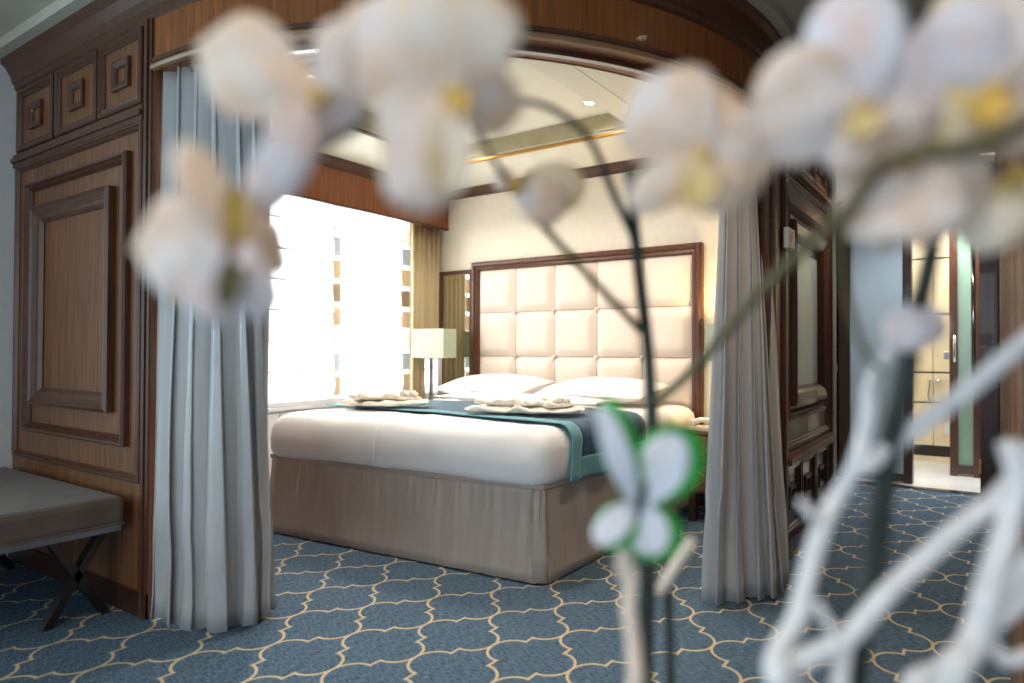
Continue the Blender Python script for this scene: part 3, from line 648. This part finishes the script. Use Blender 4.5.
nightstand(-1.475, -.975, 'brown nightstand with diamond drawer fronts right of the bed')
nightstand(-3.74, -3.31, 'brown nightstand left of the bed, below the table lamp')
def lamp(cx, cy, z, sw, sd, label, e):
    t = tag(empty('table_lamp', (cx, cy, z)), label, 'lamp', 'bedside table lamps')
    MB().box(cx-.09, cx+.09, cy-.06, cy+.06, z, z+.018).build('base', CHROME, t, bevel=.003)
    for dx in (-.042, .042): MB().box(cx+dx-.026, cx+dx+.026, cy-.026, cy+.026, z+.018, z+.40).build('column', CHROME, t, bevel=.004)
    MB().tube([(cx, cy, z+.30), (cx, cy, z+.5)], .008, 8).build('neck', CHROME, t)
    zs, ze = z+.405, z+.63; x0, x1, y0, y1 = cx-sw/2, cx+sw/2, cy-sd/2, cy+sd/2
    vs = [(x, y, zz_) for zz_ in (zs, ze) for (x, y) in ((x0, y0), (x1, y0), (x1, y1), (x0, y1))]
    MB().add(vs, [(0, 1, 5, 4), (1, 2, 6, 5), (2, 3, 7, 6), (3, 0, 4, 7)]).build('shade', SHADEM, t, solid=.004)
    MB().lathe([(0, -.03), (.02, -.025), (.03, 0), (.02, .025), (0, .03)], (cx, cy, z+.52), 14).build('bulb', PLAST, t, smooth=True)
    if e:
        l = bpy.data.lights.new('bulb_light', 'POINT'); l.energy = e; l.color = (1, .68, .32); l.shadow_soft_size = .035
        o = bpy.data.objects.new('bulb_light', l); COL.objects.link(o); o.parent = t; o.location = (0, 0, .57)
lamp(-3.565, 4.02, .535, .33, .15, 'pale green shaded table lamp with chrome columns left of the bed', 0)
lamp(-1.23, 4.13, .535, .33, .17, 'pale green shaded table lamp right of the bed, mostly behind the right curtain', 11)
t = tag(empty('notepad', (-1.38, 3.97, .536)), 'cream notepad on the right nightstand', 'notepad')
MB().box(-1.45, -1.27, 3.90, 4.02, .536, .552).build('pages', PAPER, t); MB().box(-1.45, -1.27, 3.90, 4.02, .552, .555).build('cover', TILE, t)
t = tag(empty('telephone', (-1.30, 4.02, .556)), 'cream telephone handset lying on the notepad by the bed', 'telephone')
MB().tube([(-1.45, 3.95, .575), (-1.40, 3.955, .592), (-1.33, 3.965, .592), (-1.28, 3.97, .575)], [.02, .015, .015, .02], 10).build('handset', PLAST, t, smooth=True)

# ------------------------------------------------------------------ curtains
def curtain(name, top, bot, nf, a_top, a_bot, label, seed):
    def poly(P, s):
        L = [0]
        for k in range(1, len(P)): L.append(L[-1]+(Vector(P[k])-Vector(P[k-1])).length)
        d = s*L[-1]
        for k in range(1, len(P)):
            if d <= L[k]+1e-9:
                f = (d-L[k-1])/(L[k]-L[k-1]); return Vector(P[k-1]).lerp(Vector(P[k]), f)
        return Vector(P[-1])
    nu, nv = nf*20+1, 30; pts = []
    for i in range(nu):
        s = i/(nu-1); ds = .01
        T = poly(top, s); B = poly(bot, s)
        tt = (poly(top, min(1, s+ds))-poly(top, max(0, s-ds))).normalized(); tb = (poly(bot, min(1, s+ds))-poly(bot, max(0, s-ds))).normalized()
        sw = s+.035*math.sin(s*5+seed)+.02*math.sin(s*13+seed*2)
        for j in range(nv):
            q = j/(nv-1); p = T.lerp(B, q**1.15); tg = tt.lerp(tb, q).normalized(); nm = Vector((tg.y, -tg.x))
            a = a_top+(a_bot-a_top)*q
            ph = 2*PI*nf*sw+.5*math.sin(q*2.6+seed+s*3)
            sn = math.sin(ph); wv = math.copysign(abs(sn)**.75, sn)+.25*math.sin(2*ph+seed)+.5*noise.noise((s*nf*.8, q*2.2, seed))
            p = p+nm*a*wv*(.8+.7*noise.noise((s*5, seed, 0)))+tg*a*.75*math.sin(2*ph)*(.6+.4*q)
            if q > .8: p = p+nm*.02*noise.noise((s*7, q*6, seed+5))
            pts.append((p.x, p.y, 2.06+(.012-2.06)*q))
    t = tag(empty(name, (sum(p[0] for p in bot)/len(bot), sum(p[1] for p in bot)/len(bot), 0)), label, 'curtain', 'satin curtains of the bed alcove')
    MB().grid(pts, nu, nv).build('curtain_cloth', CURT, t, smooth=True, solid=.003, fix=False)
    hem = []
    return t
def arcp(r, a): return (CX+r*math.sin(rad(a)), CY-r*math.cos(rad(a)))
curtain('satin_curtain', [arcp(1.70, .6), arcp(1.69, 4), arcp(1.68, 8), arcp(1.675, 12), arcp(1.675, 17)], [(-2.52, 1.335), (-2.44, 1.325), (-2.34, 1.33), (-2.25, 1.37), (-2.19, 1.50), (-2.24, 1.60)], 6, .026, .046, 'floor-length silver grey curtain left of the bed opening', 1.0)
curtain('satin_curtain', [arcp(1.68, a) for a in (80, 84, 88, 92)]+[(-.85, 3.16)], [(-.905, 2.66), (-.84, 2.74), (-.78, 2.84), (-.735, 2.95), (-.72, 3.03)], 5, .026, .048, 'floor-length silver grey curtain right of the bed opening', 2.6)
tr = struct(sweep_mb([(CX+1.675*math.sin(a), CY-1.675*math.cos(a), math.sin(a), -math.cos(a)) for a in ARC], [(-.012, 2.045), (-.012, 2.025), (.012, 2.025), (.012, 2.045)]).build('trim_5', STEEL), 'curved curtain track under the header')

# ------------------------------------------------------------------ bench
bx0, bx1, by0, by1 = -3.76, -2.645, .25, 1.265
bn = tag(empty('bench', ((bx0+bx1)/2, (by0+by1)/2, 0)), 'taupe velvet bench with crossed metal legs against the panelled partition', 'bench')
pts = []; 
MB().box(bx0, bx1, by0, by1, .345, .452).build('cushion', VELV, bn, bevel=.022)
MB().box(bx0+.01, bx1-.01, by0+.01, by1-.01, .325, .345).build('seat_frame', STEEL, bn)
mbp = MB().tube([(bx0+.01, by0+.005, .35), (bx1-.005, by0+.005, .35), (bx1-.005, by1-.005, .35), (bx0+.01, by1-.005, .35)], .005, 6).build('piping', VELV, bn)
for xx in (bx1-.14, bx0+.08):
    for (ya, yb) in ((by1-.22, by1-.02), (by1-.02, by1-.22), (by0+.02, by0+.30), (by0+.30, by0+.02)):
        vs = []; w = .016
        for (yy, zz_) in ((ya, 0), (yb, .33)):
            for dx, dy in ((0, -w), (.045, -w), (.045, w), (0, w)): vs.append((xx+dx, yy+dy, zz_))
        MB().add(vs, [(0, 1, 5, 4), (1, 2, 6, 5), (2, 3, 7, 6), (3, 0, 4, 7), (0, 3, 2, 1), (4, 5, 6, 7)]).build('leg', DBRZ, bn)

# ------------------------------------------------------------------ foreground: console, pots, orchids, twigs
def base_at(d, off): v = CP+FW*d+RT*off; return (v.x, v.y)
ZC = .50
ct = tag(empty('console_table', (*base_at(.58, .14), 0)), 'low white console below the frame carrying the orchid pots', 'table')
def crect(d0, d1, o0, o1, z0, z1, name, m, par):
    c = [base_at(d0, o0), base_at(d0, o1), base_at(d1, o1), base_at(d1, o0)]
    vs = [(x, y, z) for z in (z0, z1) for x, y in c]
    return MB().add(vs, [(0, 3, 2, 1), (4, 5, 6, 7), (0, 1, 5, 4), (1, 2, 6, 5), (2, 3, 7, 6), (3, 0, 4, 7)]).build(name, m, par, bevel=.003)
crect(.42, .85, -.12, .62, ZC-.03, ZC, 'table_top', RAIL, ct)
for d in (.44, .80):
    for q in (-.10, .58): crect(d, d+.03, q, q+.03, 0, ZC-.03, 'leg', RAIL, ct)
def pot(name, d, off, r, h, label):
    x, y = base_at(d, off); t = tag(empty(name, (x, y, ZC)), label, 'pot', 'pots on the console')
    MB().lathe([(0, 0), (r*.75, 0), (r*.8, .005), (r, h), (r*.9, h), (r*.86, h-.01)], (x, y, ZC), 28).build('vessel', POT, t, smooth=True)
    MB().lathe([(0, h-.012), (r*.9, h-.012)], (x, y, ZC), 28).build('filling', SOIL, t); return x, y
def smooth_path(P, n=6):
    P = [Vector(p) for p in P]; out = []
    for k in range(len(P)-1):
        a, b, c, d = P[max(k-1, 0)], P[k], P[k+1], P[min(k+2, len(P)-1)]
        for i in range(n):
            t = i/n; out.append(.5*((2*b)+(c-a)*t+(2*a-5*b+4*c-d)*t*t+(3*b-a-3*c+d)*t**3))
    return out+[P[-1]]
def stem(name, par, pix, w0, w1, m):                    # pix = (x, y, depth); widths in metres
    P = smooth_path([cpt(*p) for p in pix]); n = len(P)
    return MB().tube(P, [(w0+(w1-w0)*k/(n-1))/2 for k in range(n)], 8).build(name, m, par, smooth=True)
def tepal(par, name, c, tip, wpx, d, dd, m, cup=.18, side=0):
    # a petal: base at pixel c, tip at pixel tip, widest wpx pixels; dd = depth change towards the tip
    A = cpt(c[0], c[1], d); B = cpt(tip[0], tip[1], d+dd); ax = B-A; L = ax.length; ax.normalize()
    nrm = (CP-A).normalized(); sd = ax.cross(nrm).normalized(); nrm = sd.cross(ax).normalized(); W_ = wpx/FPX*d; nu, nv = 15, 11; pts = []
    for i in range(nu):
        t = i/(nu-1); w = W_/2*((.14+.86*math.sin(PI/2*t/.58)**.9) if t < .58 else math.sqrt(max(0, 1-((t-.58)/.422)**2)))
        for j in range(nv):
            q = -1+2*j/(nv-1)
            h = -cup*W_*(q*q)*(t) + L*.10*math.sin(PI*t) + .02*W_*math.sin(q*5+t*6) + side*W_*q*.5
            pts.append(A+ax*(L*t)+sd*(w*q)+nrm*h)
    return MB().grid(pts, nu, nv).build(name, m, par, smooth=True, solid=.0008, fix=False)
def flower(plant, c, d, tepals, lip=None, lipm=None, tilt=0):
    o = cpt(c[0], c[1], d); tw = (CP-o).normalized(); r = .006
    f = MB().tube([o-tw*.004, o+tw*.004, o+tw*.011, o+tw*.015], [r*.8, r, r*.85, r*.3], 10).build('flower', LIPB if lipm is None else lipm, plant, smooth=True)
    for (tip, w, dd, m, nm) in tepals: tepal(f, nm, c, tip, w, d, dd, m)
    if lip:
        for (tip, w, m) in lip: tepal(f, 'lip', c, tip, w, d-.008, -.012, m, cup=-.3)
    return f
P_, S_ = 'petal', 'sepal'
px1, py1 = pot('orchid_pot', .72, .145, .06, .10, 'small white pot holding the orchid with the butterfly clip')
oa = tag(empty('orchid_plant', (px1, py1, ZC+.09)), 'blurred white orchid on a dark stem in the middle, butterfly clipped to it', 'orchid')
pb = (px1, py1, ZC+.09)
def stemw(name, par, P, w0, w1, m):
    P = smooth_path(P); n = len(P); return MB().tube(P, [(w0+(w1-w0)*k/(n-1))/2 for k in range(n)], 8).build(name, m, par, smooth=True)
D0 = .72
DF = .40
stemw('stem', oa, [pb, cpt(646, 690, D0), cpt(648, 560, D0), cpt(652, 440, D0), cpt(648, 350, D0), cpt(640, 280, D0-.02), cpt(632, 205, D0-.05), cpt(630, 170, D0-.08)], .017, .011, STEM)
stemw('stake', oa, [(pb[0]+.015, pb[1]+.01, pb[2]), cpt(671, 690, D0+.01), cpt(666, 560, D0+.01), cpt(654, 430, D0+.008)], .010, .009, STEM)
stemw('branch', oa, [cpt(641, 330, D0), cpt(600, 288, D0-.05), cpt(545, 228, D0-.09), cpt(508, 182, D0-.13), cpt(482, 140, D0-.18), cpt(455, 98, DF)], .0085, .0045, STEMO)
stemw('branch', oa, [cpt(634, 238, D0-.04), cpt(612, 190, D0-.06), cpt(590, 140, D0-.08), cpt(558, 112, D0-.12), cpt(520, 100, D0-.18), cpt(462, 98, DF)], .0085, .0045, STEM)
stemw('branch', oa, [cpt(455, 100, DF), cpt(400, 105, DF), cpt(335, 140, DF), cpt(285, 172, DF), cpt(250, 195, DF), cpt(236, 240, DF)], .006, .0045, STEMO)
flower(oa, (236, 250), .38, [((132, 250), 112, .02, PETAL, P_), ((282, 225), 92, .02, PETAL, P_), ((180, 140), 46, -.02, PETALP, S_), ((205, 322), 58, -.01, PETALB, S_), ((268, 316), 48, -.005, PETALB, S_)], [((224, 312), 26, STEMO), ((238, 182), 24, LIPY), ((262, 262), 22, PETALB)], LIPB)
flower(oa, (318, 98), .39, [((196, 46), 104, .01, PETALP, P_), ((254, 215), 50, -.02, PETALB, S_), ((380, 34), 84, .0, PETAL, P_), ((350, 140), 62, .02, PETALB, S_), ((286, 160), 60, .02, PETAL, S_)], None, LIPY)
flower(oa, (452, 96), .38, [((345, 10), 120, .01, PETAL, P_), ((462, -30), 130, -.01, PETALP, P_), ((524, 110), 66, .03, PETAL, S_), ((408, 206), 86, -.02, PETAL, S_), ((380, 145), 70, .01, PETALP, S_)], [((446, 200), 46, PETALY), ((474, 110), 26, LIPY)], LIPY)
flower(oa, (516, 186), D0-.12, [((586, 188), 50, .0, PETALY, P_), ((562, 214), 44, -.01, PETAL, P_), ((494, 172), 24, .01, PETALP, S_)], None, LIPY)
flower(oa, (703, 158), .40, [((640, 80), 108, .01, PETAL, P_), ((720, 84), 74, .01, PETALP, S_), ((630, 206), 42, -.01, PETALP, S_), ((776, 160), 92, .01, PETAL, P_), ((732, 208), 62, .0, PETALP, S_)], [((692, 214), 38, PETALY)], LIPY)
stemw('branch', oa, [cpt(631, 180, D0-.08), cpt(655, 160, D0-.14), cpt(703, 160, .41)], .0055, .0035, STEMO)
# second orchid, right
px2, py2 = pot('orchid_pot', .56, .28, .055, .12, 'small white pot holding the right-hand orchid')
ob = tag(empty('orchid_plant', (px2, py2, ZC+.11)), 'blurred white orchid with large clustered flowers at the upper right', 'orchid')
D1 = .50; DG = .42
stemw('stem', ob, [(px2, py2, ZC+.105), cpt(852, 690, D1), cpt(873, 560, D1), cpt(889, 450, D1-.01), cpt(910, 350, D1-.02), cpt(932, 250, D1-.04), cpt(942, 200, D1-.06), cpt(960, 152, DG)], .020, .009, STEM)
stemw('branch', ob, [cpt(1045, 112, .37), cpt(1000, 140, .365), cpt(950, 150, .365), cpt(893, 160, .37), cpt(845, 212, .41), cpt(760, 292, .52), cpt(695, 368, DG+.25), cpt(656, 402, DG+.295)], .0085, .009, STEMO)
stemw('branch', ob, [cpt(893, 160, DG), cpt(850, 205, DG), cpt(842, 270, DG+.02), cpt(862, 345, DG+.04), cpt(884, 372, DG+.06)], .006, .004, STEMO)
flower(ob, (862, 112), .39, [((750, 104), 122, .01, PETAL, P_), ((846, -20), 92, .0, PETALB, S_), ((948, 62), 104, .01, PETALB, P_), ((922, 150), 72, .0, PETAL, S_), ((838, 172), 60, .01, PETAL, S_)], [((866, 142), 40, PETALY)], LIPY)
flower(ob, (994, 92), .39, [((915, 30), 110, .01, PETALB, P_), ((985, -40), 110, .0, PETAL, S_), ((1070, 60), 110, .01, PETAL, P_), ((930, 140), 70, .01, PETALY, S_), ((1040, 150), 70, .01, PETAL, S_)], [((985, 132), 40, LIPY)], LIPY)
flower(ob, (905, 160), .42, [((842, 182), 62, .0, PETAL, P_), ((900, 238), 120, -.02, PETAL, P_), ((985, 205), 80, .0, PETALP, P_), ((955, 132), 60, .01, PETALY, S_)], None, LIPY)
flower(ob, (918, 300), .47, [((900, 350), 46, .0, PETALB, S_), ((934, 345), 34, .0, PETALB, S_)], None, STEM)
flower(ob, (1018, 175), .42, [((975, 250), 60, .0, PETALY, S_), ((1040, 240), 70, .0, PETAL, P_)], None, LIPY)
# butterfly clip
DB = .52
bo = cpt(640, 492, DB); bt = tag(empty('butterfly_clip', bo), 'green and white butterfly clip on the dark orchid stem', 'ornament')
def wing(c, tip, w, dd):
    a = tepal(bt, 'wing', c, tip, w, DB, dd, WINGG, cup=.02); tip2 = (c[0]+(tip[0]-c[0])*.92-7, c[1]+(tip[1]-c[1])*.92)
    tepal(a, 'wing_patch', c, tip2, w*.74, DB-.0045, dd, WINGW, cup=.02); return a
wing((642, 506), (690, 428), 64, -.006); wing((636, 506), (606, 398), 34, -.03); wing((640, 500), (664, 560), 56, -.006); wing((636, 502), (600, 546), 40, -.02)
MB().tube([cpt(650, 470, DB-.008), cpt(642, 495, DB-.009), cpt(634, 525, DB-.008)], [.0015, .0038, .002], 8).build('body', STEM, bt, smooth=True)
MB().tube([cpt(646, 498, DB-.006), cpt(652, 490, D0-.006)], .004, 6).build('clip', STEM, bt)
# painted twigs in a vase
vx, vy = pot('twig_vase', .60, .43, .06, .10, 'white vase holding the painted twigs at the right')
def twig(label, runs, m=TWIG, base=None):
    t = tag(empty('painted_twig', (base or (vx, vy))+(ZC+.09,)), label, 'twig', 'white painted twigs')
    for k, (pix, w0, w1) in enumerate(runs):
        P = [cpt(*p) for p in pix]
        if k == 0: P = [Vector((base or (vx, vy))+(ZC+.09,))]+P
        P = smooth_path(P); n = len(P)
        rr = [(w0+(w1-w0)*i/(n-1))/2*(1+.16*noise.noise((i*.7, k, 2))) for i in range(n)]
        MB().tube(P, rr, 10).build('main_shoot' if k == 0 else 'side_shoot', m, t, smooth=True)
DT = .49
twig('tall forked white twig left of the dark orchid stake', [([(790, 700, DT), (800, 610, DT), (825, 520, DT), (853, 472, DT), (868, 420, DT), (872, 380, DT+.01), (900, 340, DT+.01)], 0.0164, 0.0087), ([(858, 470, DT), (910, 432, DT), (965, 392, DT), (1045, 325, DT)], 0.0142, 0.0131), ([(822, 530, DT), (808, 510, DT-.005), (800, 500, DT-.005)], 0.0087, 0.0055)])
twig('white twig crossing low from left to upper right', [([(795, 690, DT-.02), (800, 662, DT-.02), (845, 640, DT-.02), (888, 592, DT-.02), (950, 535, DT-.02), (1000, 495, DT-.02), (1045, 440, DT-.02)], 0.0153, 0.0131), ([(842, 640, DT-.02), (826, 620, DT-.025), (817, 602, DT-.025)], 0.0087, 0.0066), ([(845, 640, DT-.02), (842, 665, DT-.02), (838, 700, DT-.02)], 0.0109, 0.0131)])
twig('thick upright white twig near the right edge', [([(950, 700, DT-.03), (975, 640, DT-.03), (990, 585, DT-.03), (1005, 535, DT-.03), (1018, 480, DT-.03), (1008, 442, DT-.03)], 0.0218, 0.0142), ([(1012, 500, DT-.03), (1030, 470, DT-.03), (1045, 460, DT-.03)], 0.0131, 0.0109)])
twig('slanting white twig at the bottom right corner', [([(915, 700, DT), (945, 668, DT), (985, 630, DT), (1045, 580, DT)], 0.0164, 0.0142), ([(985, 630, DT), (1005, 660, DT), (1045, 650, DT)], 0.0109, 0.0109), ([(990, 625, DT), (1010, 590, DT), (1040, 545, DT)], 0.0131, 0.0109)])
twig('short peach white twig left of the dark orchid stem below the butterfly', [([(630, 700, .52), (634, 650, .52), (629, 610, .52), (631, 575, .52), (622, 548, .52), (618, 520, .52)], .013, .009), ([(631, 590, .52), (622, 575, .52), (617, 560, .52)], .007, .005)], TWIGP, (px1-.03, py1-.09))
stemw('bud_shoot', oa, [cpt(660, 590, D0), cpt(672, 570, D0-.02), cpt(692, 540, D0-.05)], .012, .011, TWIGP)
